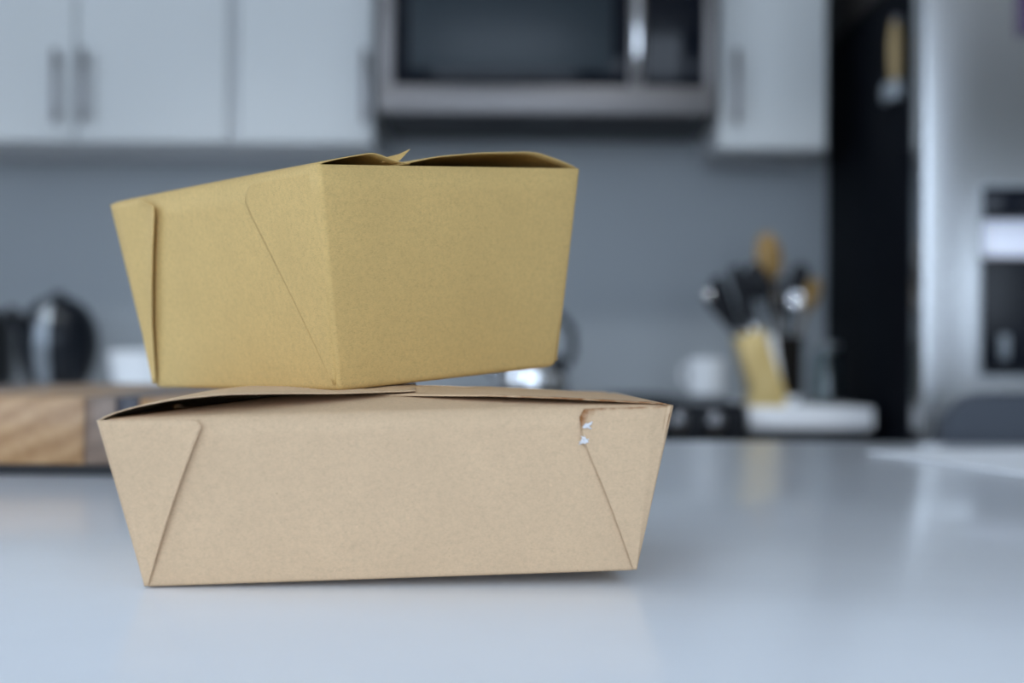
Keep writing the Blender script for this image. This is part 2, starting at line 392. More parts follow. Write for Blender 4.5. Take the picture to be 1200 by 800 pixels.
for bx_, by_ in ((-.19, -.13), (.19, -.13), (-.19, .16), (.19, .16)):
    bm = bmesh.new()
    for k in range(4):
        a = math.pi / 4 + k * math.pi / 2
        add_tube(bm, [(bx_ + .03 * math.cos(a), by_ + .03 * math.sin(a), .909), (bx_ + .09 * math.cos(a), by_ + .09 * math.sin(a), .909)], .003, 6)
    add_lathe(bm, [(.03, .908), (.03, .912), (.02, .914)], 20, (bx_, by_, 0))
    finish('burner', bm, M_BLACKM, t, True)
ZS = .917

# tea kettle on the stove, mostly behind the upper box
kc = wx(622, 440, 3.12)
t = thing('tea_kettle', 'steel stovetop kettle with black arched handle behind the kraft boxes', 'kettle', (kc.x, 3.12, ZS))
body = latheo('body', M_CHROME, t, [(.070, 0), (.084, .012), (.086, .04), (.078, .075), (.055, .10), (.032, .108)], 36)
latheo('lid', M_CHROME, t, [(.034, .106), (.030, .112), (.010, .116)], 24); latheo('lid_knob', M_BLACK, t, [(.006, .114), (.012, .122), (.012, .13), (.006, .134)], 16)
tubeo('handle', M_BLACK, t, [(.080, 0, .065), (.094, 0, .10), (.090, 0, .145), (.06, 0, .18), (0, 0, .195), (-.06, 0, .18), (-.085, 0, .14), (-.078, 0, .07)], .009, 12)
tubeo('spout', M_CHROME, t, [(-.07, -.01, .05), (-.10, -.012, .08), (-.118, -.014, .105)], [.018, .014, .010], 12)

# white saucepan at the right rear of the cooktop
c = wx(828, 445, 3.17)
t = thing('mug', 'white enamel mug standing on the black cooktop beside the knife block', 'mug', (c.x, 3.17, ZS))
latheo('body', M_CERAMIC, t, [(.034, 0), (.041, .004), (.042, .084), (.0395, .084), (.0385, .008), (.001, .006)], 28)
tubeo('handle', M_CERAMIC, t, [(-.028, .030, .068), (-.045, .048, .066), (-.05, .052, .045), (-.045, .048, .024), (-.028, .030, .02)], .0055, 10)

# ---------------------------------------------------------------- things on the short worktop
t = thing('knife_block', 'tilted pale bamboo knife block on the short white worktop', 'knife block', (.538, 3.0, ZB))
poly = [(-.018, 0), (.038, 0), (.040, .03), (-.012, .165), (-.066, .145), (-.040, .06)]
prismo('block', M_BAM, t, poly, -.045, .045, .003)
prismo('foot', M_BAM, t, [(-.034, 0), (-.019, 0), (-.019, .05), (-.034, .055)], -.04, .04)
ax = Vector((-.055, 0, .145)).normalized(); side = Vector((.93, 0, .35)).normalized()
def knife(i, j, ln, tilt, cap):
    base = Vector((.538 - .039 + side.x * j, 3.0 - .028 + i * .028, ZB + .155 + side.z * j)) + ax * .004
    k = thing('kitchen_knife', 'black handled knife with a shiny steel end cap in the bamboo block' if cap else 'black handled kitchen knife pushed into the bamboo block', 'knife', base, 0, 'knives in the bamboo block')
    d = (ax + side * tilt).normalized()
    tubeo('handle', M_BLACK, k, [d * .0, d * ln * .35, d * ln * .8, d * ln], [.012, .0145, .016, .012], 10, .62)
    tubeo('bolster', M_CHROME, k, [d * -.003, d * .010], .0112, 10, .7)
    if cap:
        bm = bmesh.new(); bmesh.ops.create_uvsphere(bm, u_segments=14, v_segments=8, radius=.013, matrix=Matrix.Translation(d * (ln + .002)))
        finish('end_cap', bm, M_CHROME, k, True)
for i, j, ln, tl, cap in ((0, -.016, .105, -.35, 1), (0, .012, .125, .05, 0), (1, -.014, .12, -.12, 0), (1, .010, .14, .12, 0), (2, -.012, .13, -.02, 0), (2, .014, .12, .25, 0)):
    knife(i, j, ln, tl, cap)
# white mat leaning between block and crock
o = boxo('chopping_mat', M_CERAMIC, None, -.007, .007, -.034, .034, 0, .155, .003)
o.location = (.590, 3.093, ZB + .002); o.rotation_euler = (0, R(-9), 0); tag(o, 'white chopping mat leaning between knife block and utensil crock', 'chopping mat')
cx, cy = wx(921, 430, 3.17).x, 3.17
t = thing('utensil_crock', 'dark brown ceramic crock filled with cooking utensils', 'crock', (cx, cy, ZB))
M_CROCK = mat('crock_glaze', (0.014, 0.011, 0.009), 0.6, spec=.15)
latheo('body', M_CROCK, t, [(.031, 0), (.036, .006), (.037, .14), (.038, .145), (.035, .147), (.033, .14), (.032, .012), (.001, .010)], 32)
latheo('rim', M_CROCK, t, [(.037, .138), (.040, .142), (.040, .149), (.037, .152), (.0345, .148), (.0345, .14)], 32, caps=False)
def utensil(name, label, cat, px, py, m, head, lean_y=0.0, r=.0032):
    D = cy + lean_y; p = wx(px, py, D); b = Vector((0, 0, 0))
    # the shaft stands on the crock floor and passes just inside the rim
    base = Vector((cx - (p.x - cx) * .30, cy + lean_y * .55, ZB + .014))
    t = thing(name, label, cat, base); top = Vector((p.x, D, p.z)) - base
    d = top.normalized()
    tubeo('shaft', m, t, [b, top * .5, top - d * .02], [r, r * .9, r], 10)
    yv = (Vector((0, 1, 0)) - d * d.y).normalized(); xv = yv.cross(d)
    M3 = Matrix((xv, yv, d)).transposed().to_4x4(); M3.translation = top
    bm = bmesh.new(); head(bm)
    bmesh.ops.transform(bm, matrix=M3, verts=bm.verts)
    finish('head', bm, m if cat != 'ladle' else MATS['polished_steel'], t, True)
    return t
def oval_head(a, b, th):
    def f(bm):
        bmesh.ops.create_uvsphere(bm, u_segments=20, v_segments=12, radius=1.0, matrix=Matrix.Diagonal((a, th, b, 1)))
    return f
def bowl_head(r):
    def f(bm): add_lathe(bm, [(.001, -r), (r * .5, -r * .85), (r * .87, -r * .5), (r, 0), (r * .93, 0), (r * .8, -r * .45), (r * .45, -r * .78), (.001, -r * .9)], 24, caps=False); bmesh.ops.rotate(bm, verts=bm.verts, cent=(0, 0, 0), matrix=Matrix.Rotation(R(80), 3, 'X'))
    return f
def slot_head(wd, ln):
    def f(bm):
        for k in range(4):
            x = -wd / 2 + wd * k / 3; add_box(bm, x - .0045, x + .0045, -.002, .002, -ln, ln, .001)
        add_box(bm, -wd / 2 - .004, wd / 2 + .004, -.002, .002, ln - .01, ln, .001); add_box(bm, -wd / 2 - .004, wd / 2 + .004, -.002, .002, -ln, -ln + .012, .001)
    return f
utensil('wooden_spoon', 'tall brown wooden spoon standing in the crock', 'spoon', 901, 300, M_SPOON, oval_head(.030, .054, .008), .026)
utensil('wooden_spatula', 'brown wooden spatula leaning out of the crock toward the refrigerator', 'spatula', 951, 345, M_SPOON, oval_head(.019, .040, .005), -.004)
utensil('serving_spoon', 'black nylon serving spoon leaning from the crock toward the knife block', 'spoon', 888, 330, M_BLACK, oval_head(.027, .045, .009), .006)
utensil('slotted_turner', 'black slotted turner standing in the crock', 'turner', 916, 348, M_BLACK, slot_head(.045, .04), -.014)
utensil('pasta_server', 'black pasta spoon leaning in the crock beside the spatula', 'spoon', 937, 326, M_BLACK, oval_head(.024, .036, .008), .016)
utensil('ladle', 'steel ladle with a shiny bowl resting in the crock', 'ladle', 932, 350, M_BLACK, bowl_head(.018), -.036)
# glass jar, small dish
t = thing('glass_jar', 'clear glass jar standing between the crock and refrigerator', 'jar', (wx(968, 440, 3.15).x, 3.15, ZB))
latheo('body', M_GLASS, t, [(.030, 0), (.034, .004), (.034, .10), (.028, .112), (.028, .122), (.025, .122), (.025, .11), (.031, .098), (.031, .007), (.001, .006)], 32)
latheo('lid', mat('jar_lid', (.35, .38, .40), .3, .6), t, [(.0285, .123), (.030, .125), (.030, .136), (.028, .138)], 28)
o = latheo('pinch_bowl', M_CERAMIC, None, [(.014, 0), (.022, .006), (.030, .022), (.028, .022), (.020, .008), (.001, .005)], 28)
o.location = (wx(922, 470, 2.985).x, 2.985, ZB); tag(o, 'tiny white bowl at the front of the short worktop', 'bowl')

# ---------------------------------------------------------------- things on the long worktop
kx = wx(68, 430, 3.25).x
t = thing('electric_kettle', 'round black electric kettle with a pale highlight stripe on the long worktop', 'kettle', (kx, 3.25, ZB))
latheo('base', M_BLACK, t, [(.056, 0), (.060, .004), (.060, .016), (.052, .020)], 36)
KP = [(.052, .021), (.064, .030), (.080, .060), (.090, .100), (.092, .130), (.086, .165), (.070, .198), (.046, .220), (.022, .230)]
latheo('body', mat('kettle_black', (.006, .008, .012), .30, spec=.25), t, KP, 40)
latheo('lid_knob', M_BLACK, t, [(.012, .228), (.015, .233), (.013, .240), (.006, .242)], 18)
tubeo('handle', M_BLACK, t, [(.02, .060, .205), (.025, .10, .20), (.028, .125, .155), (.026, .118, .10), (.02, .078, .06)], [.010, .012, .013, .012, .011], 14)
tubeo('spout', M_BLACK, t, [(-.070, -.01, .15), (-.095, -.012, .185), (-.108, -.013, .205)], [.022, .015, .010], 14)
bm = bmesh.new(); rows = []
for r_, z in KP[1:-1]:
    rows.append([bm.verts.new(((r_ + e) * math.sin(a), -(r_ + e) * math.cos(a), z)) for a, e in ((-.36, -.002), (-.34, .0018), (-.24, .0026), (-.14, .0026), (-.04, .0026), (.06, .0018), (.08, -.002))])
for a, b in zip(rows, rows[1:]):
    for k in range(6): bm.faces.new((a[k], a[k + 1], b[k + 1], b[k]))
finish('highlight_stripe', bm, mat('highlight_satin', (.30, .33, .36), .42, 1.0), t, True)  # grey strip modelled in place of a window reflection on the kettle
tx = -1.295
t = thing('toaster', 'dark toaster beside the round black kettle', 'toaster', (tx, 3.28, ZB))
boxo('body', M_BLACK, t, -.115, .115, -.085, .085, .012, .20, .03, 4)
for s in (-.03, .03): boxo('slot', M_NICKEL, t, -.09, .09, s - .012, s + .012, .196, .203, .002)
boxo('lever', M_CHROME, t, -.135, -.113, -.02, .02, .13, .145, .003)
for a, b in ((-.08, -.06), (.08, -.06), (-.08, .06), (.08, .06)): latheo('foot', M_BLACKM, t, [(.012, 0), (.012, .013)], 12, (a, b, 0))
o = latheo('mixing_bowl', M_CERAMIC, None, [(.042, 0), (.062, .008), (.082, .05), (.090, .105), (.087, .107), (.078, .052), (.058, .013), (.001, .010)], 40)
o.location = (wx(174, 430, 3.16).x, 3.16, ZB); tag(o, 'white ceramic bowl next to the round black kettle', 'bowl')

# ---------------------------------------------------------------- refrigerator
YF = 2.72; FW = .905
t = thing('refrigerator', 'stainless french door refrigerator with black side and ice dispenser', 'refrigerator', (XF + FW / 2, (YF + YW) / 2, 0))
oy = (YF + YW) / 2; oxf = XF + FW / 2; hw = FW / 2; FH = 1.78
boxo('cabinet', M_FSIDE, t, -hw, hw, YF + .075 - oy, YW - .02 - oy, .03, FH, .004)
def fl(x, z, y=0): return x - oxf
# dispenser opening in world coordinates
dx0, dx1, dz0, dz1 = wx(1150, 330, YF).x, wx(1150, 330, YF).x + .20, wx(1165, 440, YF).z, wx(1165, 219, YF).z
bm = bmesh.new()
a0, a1 = XF + .001, XF + FW / 2 - .003
prof = []                                   # door section: rounded at both vertical edges
def door_mesh(bm, a0, a1, z0, z1, hole=None):
    r = .010; pts = []
    for k in range(7): th = math.pi / 2 * k / 6; pts.append((a0 + r - r * math.cos(th), YF + r - r * math.sin(th)))
    if hole: pts += [(hole[0], YF), (hole[1], YF)]
    for k in range(7): th = math.pi / 2 * (1 - k / 6); pts.append((a1 - r + r * math.cos(th), YF + r - r * math.sin(th)))
    zs = [z0, z1] if not hole else [z0, hole[2], hole[3], z1]
    g = [[bm.verts.new((x - oxf, y - oy, z)) for x, y in pts] for z in zs]
    for j in range(len(zs) - 1):
        for i in range(len(pts) - 1):
            if hole and j == 1 and i == 7: continue
            bm.faces.new((g[j][i], g[j][i + 1], g[j + 1][i + 1], g[j + 1][i]))
    yb = YF + .07 - oy
    bk = [[bm.verts.new((a0 - oxf, yb, z)), bm.verts.new((a1 - oxf, yb, z))] for z in zs]
    for j in range(len(zs) - 1):
        bm.faces.new((bk[j][0], g[j][0], g[j + 1][0], bk[j + 1][0])); bm.faces.new((g[j][-1], bk[j][1], bk[j + 1][1], g[j + 1][-1]))
        bm.faces.new((bk[j][1], bk[j][0], bk[j + 1][0], bk[j + 1][1]))
    bm.faces.new(g[0] + [bk[0][1], bk[0][0]]); bm.faces.new((g[-1] + [bk[-1][1], bk[-1][0]])[::-1])
    if hole:   # recess walls
        i = 7; f = [g[1][i], g[1][i + 1], g[2][i + 1], g[2][i]]
        q = [bm.verts.new((v.co.x, v.co.y + .06, v.co.z)) for v in f]
        for k in range(4): bm.faces.new((f[k], f[(k + 1) % 4], q[(k + 1) % 4], q[k]))
        bm.faces.new(q)
door_mesh(bm, a0, a1, .70, FH, (dx0, dx1, dz0, dz1)); d1 = finish('door', bm, M_STEEL, t, True)
bm = bmesh.new(); door_mesh(bm, XF + FW / 2 + .003, XF + FW - .001, .70, FH); d2 = finish('door', bm, M_STEEL, t, True)
bm = bmesh.new(); door_mesh(bm, a0, XF + FW - .001, .06, .69); d3 = finish('freezer_drawer', bm, M_STEEL, t, True)
for d, hx in ((d1, -.04), (d2, .04)):
    tubeo('handle', M_STEEL, d, [(hx, YF - oy, 1.62), (hx, YF - oy - .05, 1.60), (hx, YF - oy - .055, 1.2), (hx, YF - oy - .05, .82), (hx, YF - oy, .80)], .012, 14)
tubeo('handle', M_STEEL, d3, [(-.36, YF - oy, .61), (-.34, YF - oy - .05, .61), (.34, YF - oy - .05, .61), (.36, YF - oy, .61)], .012, 14)
ds = boxo('dispenser', M_BLACKG, d1, dx0 - oxf + .001, dx1 - oxf - .001, YF - oy + .055, YF - oy + .059, dz0 + .001, dz1 - .001)
zl0, zl1 = wx(1175, 300, YF).z, wx(1175, 257, YF).z
boxo('dispenser_panel', M_BLACKG, d1, dx0 - oxf + .001, dx1 - oxf - .001, YF - oy - .002, YF - oy + .05, zl1 + .004, dz1 - .001, .002)
boxo('dispenser_lamp', M_LIT, d1, dx0 - oxf + .004, dx1 - oxf - .004, YF - oy + .012, YF - oy + .052, zl0, zl1, .003)
boxo('dispenser_lining', M_BLACK, d1, dx0 - oxf + .001, dx0 - oxf + .004, YF - oy + .002, YF - oy + .054, dz0 + .002, zl0)
boxo('dispenser_lining', M_BLACK, d1, dx1 - oxf - .004, dx1 - oxf - .001, YF - oy + .002, YF - oy + .054, dz0 + .002, zl0)
boxo('drip_tray', M_BLACK, d1, dx0 - oxf + .005, dx1 - oxf - .005, YF - oy + .001, YF - oy + .053, dz0 + .001, dz0 + .012, .002)
boxo('paddle', M_GREYP, d1, -.285, -.265, YF - oy + .045, YF - oy + .054, dz0 + .03, dz0 + .08, .003)
fr = bmesh.new()
e = .006
add_box(fr, dx0 - oxf - e, dx0 - oxf + .001, YF - oy - .003, YF - oy + .01, dz0 - e, dz1 + e, .002); add_box(fr, dx1 - oxf - .001, dx1 - oxf + e, YF - oy - .003, YF - oy + .01, dz0 - e, dz1 + e, .002)
add_box(fr, dx0 - oxf, dx1 - oxf, YF - oy - .003, YF - oy + .01, dz1 - .001, dz1 + e, .002); add_box(fr, dx0 - oxf, dx1 - oxf, YF - oy - .003, YF - oy + .01, dz0 - e, dz0 + .001, .002)
finish('dispenser_frame', fr, M_GREYP, d1, True)
for a in (-1, 1):
    for b in (-.25, .25): latheo('foot', M_BLACKM, t, [(.02, 0), (.02, .031)], 14, (a * (hw - .08), b, 0))
# deep dark cabinet over the refrigerator
tc_ = thing('overfridge_cabinet', 'deep dark brown cabinet mounted above the refrigerator', 'cabinet', (oxf, 3.26, 1.79))
M_BROWN = mat('dark_brown_panel', (0.035, 0.030, 0.027), 0.55)
boxo('body', M_BROWN, tc_, -hw, hw, -.24, .308, 0, .62)
for a_, b_ in ((-hw + .002, -.002), (.002, hw - .002)):
    d_ = boxo('door', M_WHITE, tc_, a_, b_, -.26, -.24, .002, .618, .002)
    hx = b_ - .04 if a_ < -.1 else a_ + .04
    tubeo('handle', M_NICKEL, d_, [(hx, -.26, .05), (hx, -.29, .05), (hx, -.29, .2), (hx, -.26, .2)], .006)
# magnets
o = boxo('card_magnet', M_PURPLE, None, 0, .09, -.004, 0, 0, .13, .001)
p = wx(1190, 42, YF); o.location = (p.x, YF - .0005, p.z); tag(o, 'dark purple card magnet on the steel refrigerator door', 'magnet')
def side_at(px, py): D = XF * FPX / (px - 600 + 3); return wx(px, py, D)
p = side_at(1051, 96)
t = thing('hanging_brush', 'tan wooden brush hanging on the black refrigerator side', 'brush', (XF - .012, p.y, p.z))
M_T2 = M_TAN
tubeo('grip', M_T2, t, [(0, 0, 0), (0, 0, .03), (0, 0, .08), (0, 0, .122)], [.009, .013, .014, .009], 12, .7)
boxo('bristles', M_GREYP, t, -.008, .010, -.016, .016, -.035, .002, .003)
latheo('hook', M_NICKEL, t, [(.004, .115), (.010, .12), (.010, .132), (.004, .135)], 12, (.003, 0, 0))
p = side_at(1037, 108)
bm = bmesh.new(); add_lathe(bm, [(.022, 0), (.022, .006), (.016, .010), (.001, .011)], 24, caps=False)
bmesh.ops.transform(bm, matrix=Matrix.Rotation(R(-90), 4, 'Y'), verts=bm.verts)
o = finish('round_magnet', bm, M_GREYP, None, True); o.location = (XF - .0002, p.y + .01, p.z); tag(o, 'pale grey round magnet on the black refrigerator side', 'magnet')

# ---------------------------------------------------------------- bar stool behind the island
t = thing('bar_stool', 'grey upholstered bar stool standing behind the island', 'stool', (.76, 1.56, 0))
ztop = wx(1150, 461, 1.75).z
bxl = wx(1101, 490, 1.75).x - .76
def rrect(hw_, z0, z1, r, n=7):
    pts = [(-hw_, z0), (hw_, z0)]
    for k in range(n): a = math.pi / 2 * k / (n - 1); pts.append((hw_ - r + r * math.cos(a), z1 - r + r * math.sin(a)))
    for k in range(n): a = math.pi / 2 + math.pi / 2 * k / (n - 1); pts.append((-hw_ + r + r * math.cos(a), z1 - r + r * math.sin(a)))
    return pts
prismo('backrest', M_STOOL, t, rrect(-bxl, .70, ztop, .055), .17, .215, .012)
boxo('seat', M_STOOL, t, -.21, .21, -.19, .19, .60, .67, .02, 3)
for a in (-1, 1):
    tubeo('back_post', M_NICKEL, t, [(a * .13, .19, .61), (a * .13, .192, .74)], .012, 10)
    for b in (-1, 1): tubeo('leg', M_NICKEL, t, [(a * .16, b * .14, .61), (a * .20, b * .18, 0)], [.014, .012], 10)
for b in (-1, 1): tubeo('footrest', M_NICKEL, t, [(-.185, b * .165, .25), (.185, b * .165, .25)], .009, 10)

# ---------------------------------------------------------------- sheet of paper on the island
bm = bmesh.new(); add_box(bm, 0, .32, -.45, 0, 0, .0012)
o = finish('placemat', bm, M_PAPER); o.location = (wx(1018, 529, 1.34).x, 1.345, ZT + .0002); o.rotation_euler = (0, 0, R(14))
tag(o, 'white placemat lying flat on the glossy island worktop', 'placemat')

# ---------------------------------------------------------------- cutting board
BY0, BY1, BT = 1.029, 1.44, .058
t = thing('cutting_board', 'thick striped wooden cutting board lying on the island', 'cutting board', (0, 0, ZT))
xs = [wx(p, 510, BY0).x for p in (-190, -92, 98.5, 136, 163, 220, 262)]
for a, b, m in zip(xs, xs[1:], (M_WALNUT, M_MAPLE, M_WALNUT, M_WENGE, M_MAPLE, M_WALNUT)):
    s = boxo('wood_strip', m, t, a + .0002, b - .0002, BY0, BY1, .009, BT, .0012)
boxo('shade_pad', M_BLACKM, t, xs[0] + .01, xs[-1] - .01, BY0 + .010, BY1 - .010, 0, .0095)  # black slab added as the dark shadow gap under the board

# ---------------------------------------------------------------- kraft boxes
def lerp(a, b, t): return a + (b - a) * t
def tray(name, parent, m, w_, d_, W_, D_, h_, r=.0022, rb=.0022, bow=0.0006, belly=0.0):
    """folded tray: floor and four flared walls in one continuous sheet with rounded creases"""
    nS, nC = 14, 4
    def ring(hw_, hd, rr, z, bw):
        pts = []
        cs = [(hw_, -hd), (hw_, hd), (-hw_, hd), (-hw_, -hd)]
        for k in range(4):
            cx_, cy_ = cs[k]; sx_ = 1 if cx_ > 0 else -1; sy_ = 1 if cy_ > 0 else -1
            a0 = [-90, 0, 90, 180][k]
            for q in range(nC + 1):
                a = R(a0 + 90 * q / nC); pts.append((cx_ - sx_ * rr + rr * math.cos(a), cy_ - sy_ * rr + rr * math.sin(a), z))
            nx_, ny_ = cs[(k + 1) % 4]
            sx2 = 1 if nx_ > 0 else -1; sy2 = 1 if ny_ > 0 else -1
            p0 = pts[-1]; a1 = R(a0 + 90)
            p1 = (nx_ - sx2 * rr + rr * math.cos(a1), ny_ - sy2 * rr + rr * math.sin(a1), z)
            nrm = (math.cos(a1), math.sin(a1))
            for q in range(1, nS):
                f = q / nS; b = bw * math.sin(math.pi * f)
                pts.append((lerp(p0[0], p1[0], f) + nrm[0] * b, lerp(p0[1], p1[1], f) + nrm[1] * b, z))
        return pts
    levels = []
    for q in range(4):                      # bottom fillet
        a = math.pi / 2 * q / 3; ins = rb * (1 - math.sin(a)); z = rb * (1 - math.cos(a)); levels.append((w_ / 2 - ins, d_ / 2 - ins, z, 0))
    for q in range(1, 9):
        f = q / 8; levels.append((lerp(w_, W_, f) / 2, lerp(d_, D_, f) / 2, lerp(rb, h_, f), bow * math.sin(math.pi * f)))
    rings = [ring(a, b, r, z, bw) for a, b, z, bw in levels]
    n = len(rings[0]); V = []; F = []
    for rg in rings: V += rg
    for j in range(len(rings) - 1):
        for i in range(n): F.append((j * n + i, j * n + (i + 1) % n, (j + 1) * n + (i + 1) % n, (j + 1) * n + i))
    prev = 0
    for f in (.75, .5, .25):                # floor rings with a slight belly
        b0 = len(V); V += [(x * f, y * f, -belly * (1 - f * f)) for x, y, z in rings[0]]
        F += [(prev + (i + 1) % n, prev + i, b0 + i, b0 + (i + 1) % n) for i in range(n)]; prev = b0
    V.append((0, 0, -belly)); c_ = len(V) - 1
    F += [(prev + (i + 1) % n, prev + i, c_) for i in range(n)]
    me = bpy.data.meshes.new(name); me.from_pydata(V, [], F); me.update()
    me.attributes.new('stain', 'FLOAT', 'POINT')
    for p in me.polygons: p.use_smooth = True
    o = link(name, me, m, parent)
    so = o.modifiers.new('board_thickness', 'SOLIDIFY'); so.thickness = .0005; so.offset = -1
    return o
def face_fn(w_, d_, W_, D_, h_, which, bow=0.0):
    """point(u, v, out) on a wall; u runs along the wall, v bottom to top, out = distance off the wall"""
    def P(u, v, out=0.0):
        W2, D2 = lerp(w_, W_, v) / 2, lerp(d_, D_, v) / 2
        if which == 'front': p = Vector((lerp(-W2, W2, u), -D2, h_ * v)); n_ = Vector((0, -h_, -(D_ - d_) / 2)).normalized()
        if which == 'back': p = Vector((lerp(W2, -W2, u), D2, h_ * v)); n_ = Vector((0, h_, -(D_ - d_) / 2)).normalized()
        if which == 'left': p = Vector((-W2, lerp(D2, -D2, u), h_ * v)); n_ = Vector((-h_, 0, -(W_ - w_) / 2)).normalized()
        if which == 'right': p = Vector((W2, lerp(-D2, D2, u), h_ * v)); n_ = Vector((h_, 0, -(W_ - w_) / 2)).normalized()
        return p + n_ * (out + bow * math.sin(math.pi * min(1, max(0, u))) * math.sin(math.pi * min(1, max(0, v))))
    return P
def gusset(parent, m, P, poly, mirror=False, lift=.0011, base=.0007, thick=.0005, stain=None, n=26, name='corner_fold', edge_bend=.35, u0=.004):
    """flat triangular fold glued on a wall. poly: free edge from top to bottom as (u, v); the other side is the corner u=0"""
    ln = [0]
    for a, b in zip(poly, poly[1:]): ln.append(ln[-1] + math.hypot(b[0] - a[0], b[1] - a[1]))
    def edge(t):
        d = t * ln[-1]
        for k in range(len(poly) - 1):
            if d <= ln[k + 1] + 1e-9:
                f = (d - ln[k]) / (ln[k + 1] - ln[k]); return lerp(poly[k][0], poly[k + 1][0], f), lerp(poly[k][1], poly[k + 1][1], f)
        return poly[-1]
    def fn(s, t):
        ue, ve = edge(t); v0 = 1 - t * (1 - poly[-1][1])
        uu, vv = lerp(u0, ue, s), lerp(lerp(v0, poly[0][1], 0), ve, s)
        sk = min(1, s / .22); sk = sk * sk * (3 - 2 * sk)
        out = lerp(-.0004, base, sk) + lift * max(0, (s - (1 - edge_bend)) / edge_bend) ** 2 * min(1, 3 * (1 - t))
        return P(1 - uu if mirror else uu, vv, out)
    return sheet(name, fn, n, n, thick, m, parent, stain)

# ---- lower box
lw, lW, lh, ld = .1965, .2240, .0666, .140; lD = ld + (lW - lw)
LOWROT = Matrix.Rotation(R(3.7376), 4, 'Z') @ Matrix.Rotation(R(-.03), 4, 'X') @ Matrix.Rotation(R(-1.7787), 4, 'Y')
lower = thing('takeout_box', 'wide low pinkish kraft takeout box standing on the white worktop, carrying the other box', 'box')
LOM = Matrix.Translation((-.0510, .6308, ZT + .0035)) @ LOWROT
lower.matrix_world = LOM
uw, ud, uW, uD, uh = .1299, .1654, .1528, .1914, .0957
UPROT = Matrix.Rotation(R(41.8295), 4, 'Z') @ Matrix.Rotation(R(-.8993), 4, 'X') @ Matrix.Rotation(R(-4.5962), 4, 'Y')
UPM = Matrix.Translation((-.0811, .7094, ZT + .0805)) @ UPROT
L2U = UPM.inverted() @ LOM; U2L = L2U.inverted()
def pressed(p, gap=.0005):
    """a flap point of the lower box, pressed down where the upper box rests on it"""
    q = L2U @ p; fx_, fy_ = abs(q.x) / (uw / 2 + .003), abs(q.y) / (ud / 2 + .003)
    f = max(fx_, fy_)
    if f < 1.12:
        lim = -gap - .0012 * max(0, 1 - f * f) + (0 if f < 1 else (f - 1) * .02)
        if q.z > lim: q.z = lim; return U2L @ q
    return p
body = tray('body', lower, K_LO, lw, ld, lW, lD, lh, r=.0018, rb=.0016, bow=.0005, belly=.0024)
Pf = face_fn(lw, ld, lW, lD, lh, 'front', .0005); Pb = face_fn(lw, ld, lW, lD, lh, 'back', .0005)
gusset(lower, K_LO, Pf, [(.172, .998), (.181, .975), (.012, .012)], lift=.0022, base=.0009)
def st_r(s, t):
    # grease stain: along the top edge, down the first part of the free edge and at the outer corner
    d_top = t * (1 - .0) ; v = 0
    v = max(v, 1 - t / .017)
    v = max(v, (1 - abs(s - 1) / .10) * max(0, 1 - t / .16))
    v = max(v, (1 - s / .07) * max(0, 1 - abs(t - .03) / .16))
    v = max(v, max(0, 1 - math.hypot((s - 1) / .16, (t - .02) / .07)))
    return max(0, min(1, v * 1.9))
gusset(lower, K_LO, Pf, [(.160, .998), (.166, .95), (.155, .82), (.012, .012)], mirror=True, lift=.0005, base=.0007, stain=st_r, n=60)
gusset(lower, K_LO, Pb, [(.172, .998), (.181, .975), (.012, .012)]); gusset(lower, K_LO, Pb, [(.160, .998), (.166, .95), (.012, .012)], mirror=True)
# torn fibre spots
def torn(u, v, r_):
    bm = bmesh.new()
    for q in range(11):                      # a few ragged slivers lying across each other
        a = random.uniform(0, math.pi); L_ = r_ * random.uniform(.35, .85); wd = r_ * random.uniform(.10, .30)
        du, dv = random.uniform(-.45, .45) * r_, random.uniform(-.4, .4) * r_
        ca, sa = math.cos(a), math.sin(a); ring = []
        for x, y in ((-1, 0), (-.3, -1), (.4, -.6), (1, .1), (.2, 1), (-.5, .7)):
            X, Y = du + ca * x * L_ - sa * y * wd, dv + sa * x * L_ + ca * y * wd
            ring.append(bm.verts.new(Pf(u + X / .215, v + Y / lh, .0018 + random.uniform(0, .0006))))
        c_ = bm.verts.new(Pf(u + du / .215, v + dv / lh, .0024))
        for k in range(6): bm.faces.new((c_, ring[k], ring[(k + 1) % 6]))
    o = finish('torn_spot', bm, M_TORN, lower); so = o.modifiers.new('s', 'SOLIDIFY'); so.thickness = .0003; o['label'] = 'white torn paper spot'
torn(.8495, .905, .0022); torn(.848, .815, .0022)
# top: front and back flaps go under, the end flaps lie over them
def long_flap(sgn):
    def fn(s, t):
        y = t * .074; x0 = -lW / 2 + .003 + .85 * y; x1 = lW / 2 - .003 - .85 * y
        z = lh + .0004 + t * (.0078 - .0026 * (2 * s - 1) ** 2)
        yy = -lD / 2 + .0006 + y
        if t == 0: z -= .0009; yy -= .0004
        elif t < .04: z -= .0001
        return pressed(Vector((lerp(x0, x1, s), yy * (1 if sgn > 0 else -1), z)), .0014)
    return sheet('long_flap', fn, 34, 28, .0005, K_LO, lower)
long_flap(1); long_flap(-1)
def prof_at(pr, x):
    for (a, za), (b, zb) in zip(pr, pr[1:]):
        if x <= b: return lerp(za, zb, (x - a) / (b - a))
    return pr[-1][1]
def prof_smooth(pr, x, k=.004): return sum(prof_at(pr, max(0, x + k * q)) for q in (-1, -.5, 0, .5, 1)) / 5
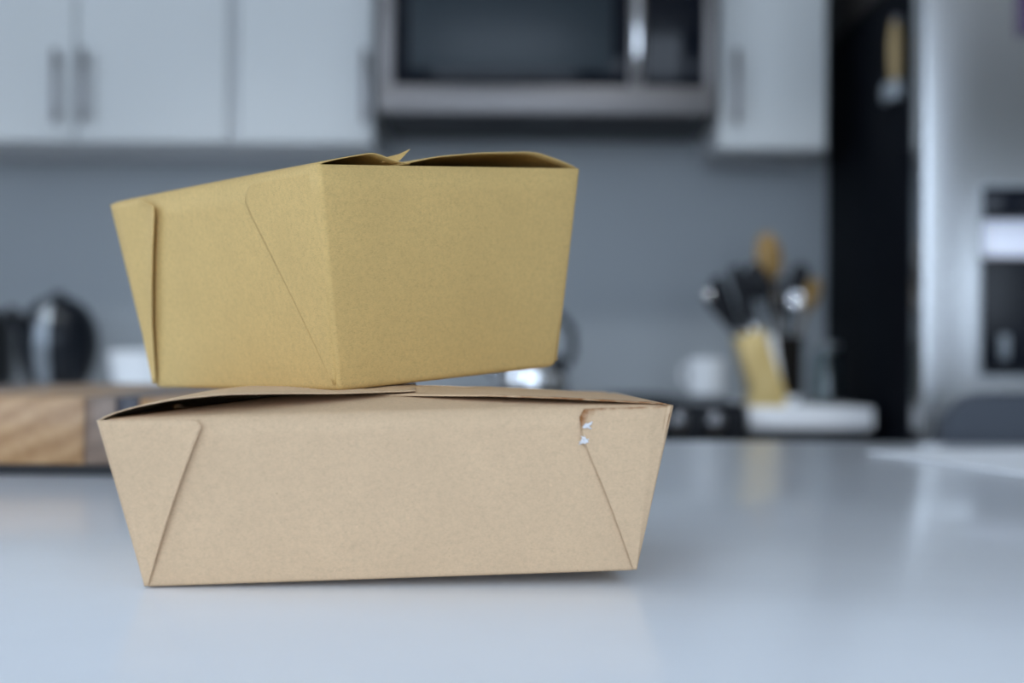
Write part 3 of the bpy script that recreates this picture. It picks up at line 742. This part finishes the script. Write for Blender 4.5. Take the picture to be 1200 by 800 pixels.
def end_flap(sgn, pr, L_, flare=0.0, stain=None):
    def fn(s, t):
        x = s * L_
        z = lh + lerp(-.0005, .0006, min(1, x / .004)) + (prof_smooth(pr, x) if x > .004 else prof_at(pr, x))
        q = .0010 + .050 * s ** 2
        y = lerp(-lD / 2 + q, lD / 2 - .001, t)
        b_ = max(0, (t - .62) / .38); b_ = b_ * b_ * (3 - 2 * b_)          # the back corner sinks onto the rim
        z = lerp(z, lh - .0002, b_ * min(1, x / .004)) + flare * math.sin(math.pi * t) * min(1, x / .07)
        return pressed(Vector((sgn * (-lW / 2 + x + .0003), y, z)))
    return sheet('end_flap', fn, 40, 40, .0005, K_LO, lower, stain)
end_flap(1, [(0, 0), (.013, .0040), (.028, .0066), (.047, .0080), (.068, .0076), (.09, .0066), (.122, .0062)], .122, .0016)
def st_e(s, t): return min(1, 1.8 * max(0, 1 - t / .06) * max(0, 1.2 - s / .6))
end_flap(-1, [(0, 0), (.02, .0014), (.045, .0032), (.07, .0044), (.122, .0050)], .120, .0014, stain=st_e)

# ---- upper box
upper = thing('takeout_box', 'tall golden kraft takeout box tilted on top of the wide low box', 'box')
upper.matrix_world = UPM
tray('body', upper, K_UP, uw, ud, uW, uD, uh, r=.0022, rb=.0030, bow=.0010, belly=.0012)
Pl = face_fn(uw, ud, uW, uD, uh, 'left', .001); Pr = face_fn(uw, ud, uW, uD, uh, 'right', .001)
gusset(upper, K_UP, Pl, [(.205, .998), (.275, .945), (.03, .03)], lift=.0017, base=.0012)
gusset(upper, K_UP, Pl, [(.255, .985), (.300, .955), (.315, .90), (.300, .84), (.02, .03)], mirror=True, lift=.0001, base=.00022, thick=.0003, u0=.014)
gusset(upper, K_UP, Pr, [(.205, .998), (.275, .945), (.03, .03)]); gusset(upper, K_UP, Pr, [(.205, .998), (.275, .945), (.03, .03)], mirror=True)
def top_flap(sgn, pr, L_, n=40):
    def fn(s, t):
        x = s * L_; z = uh + lerp(-.0005, .0003, min(1, x / .003)) + (prof_smooth(pr, x, .003) if x > .003 else prof_at(pr, x)) + .0008 * math.sin(math.pi * t) * s
        q = .0015 + .004 * s
        return Vector((sgn * (-uW / 2 + x + .0002), lerp(-uD / 2 + q, uD / 2 - q, t), z))
    return sheet('long_flap', fn, n, 24, .0005, K_UP, upper)
lf = top_flap(1, [(0, 0), (.012, .0026), (.030, .0054), (.034, .0050), (.044, .0020), (.052, .0012)], .052)
top_flap(-1, [(0, 0), (.012, .0038), (.025, .0070), (.032, .0074), (.060, .0066), (.085, .0046), (.106, .0008)], .106)
for sg in (1, -1):                           # end flaps folded down inside
    def fn(s, t, sg=sg):
        y = t * .055; q = .004 + .25 * y
        return Vector((lerp(-uW / 2 + q, uW / 2 - q, s), sg * (-uD / 2 + .0009 + y), uh - .0008 - .0045 * t ** .8))
    sheet('end_flap', fn, 16, 12, .0005, K_UP, upper)
# pointed locking tab sticking up from the seam
bm = bmesh.new()
add_prism(bm, [(0, 0), (.010, .001), (.0165, .0062), (.0105, .0040), (.003, .0024)], 0, .0012)
o = finish('lock_tab', bm, K_UP, upper); o.location = (-uW / 2 + .040, -uD / 2 + .010, uh + .0024)
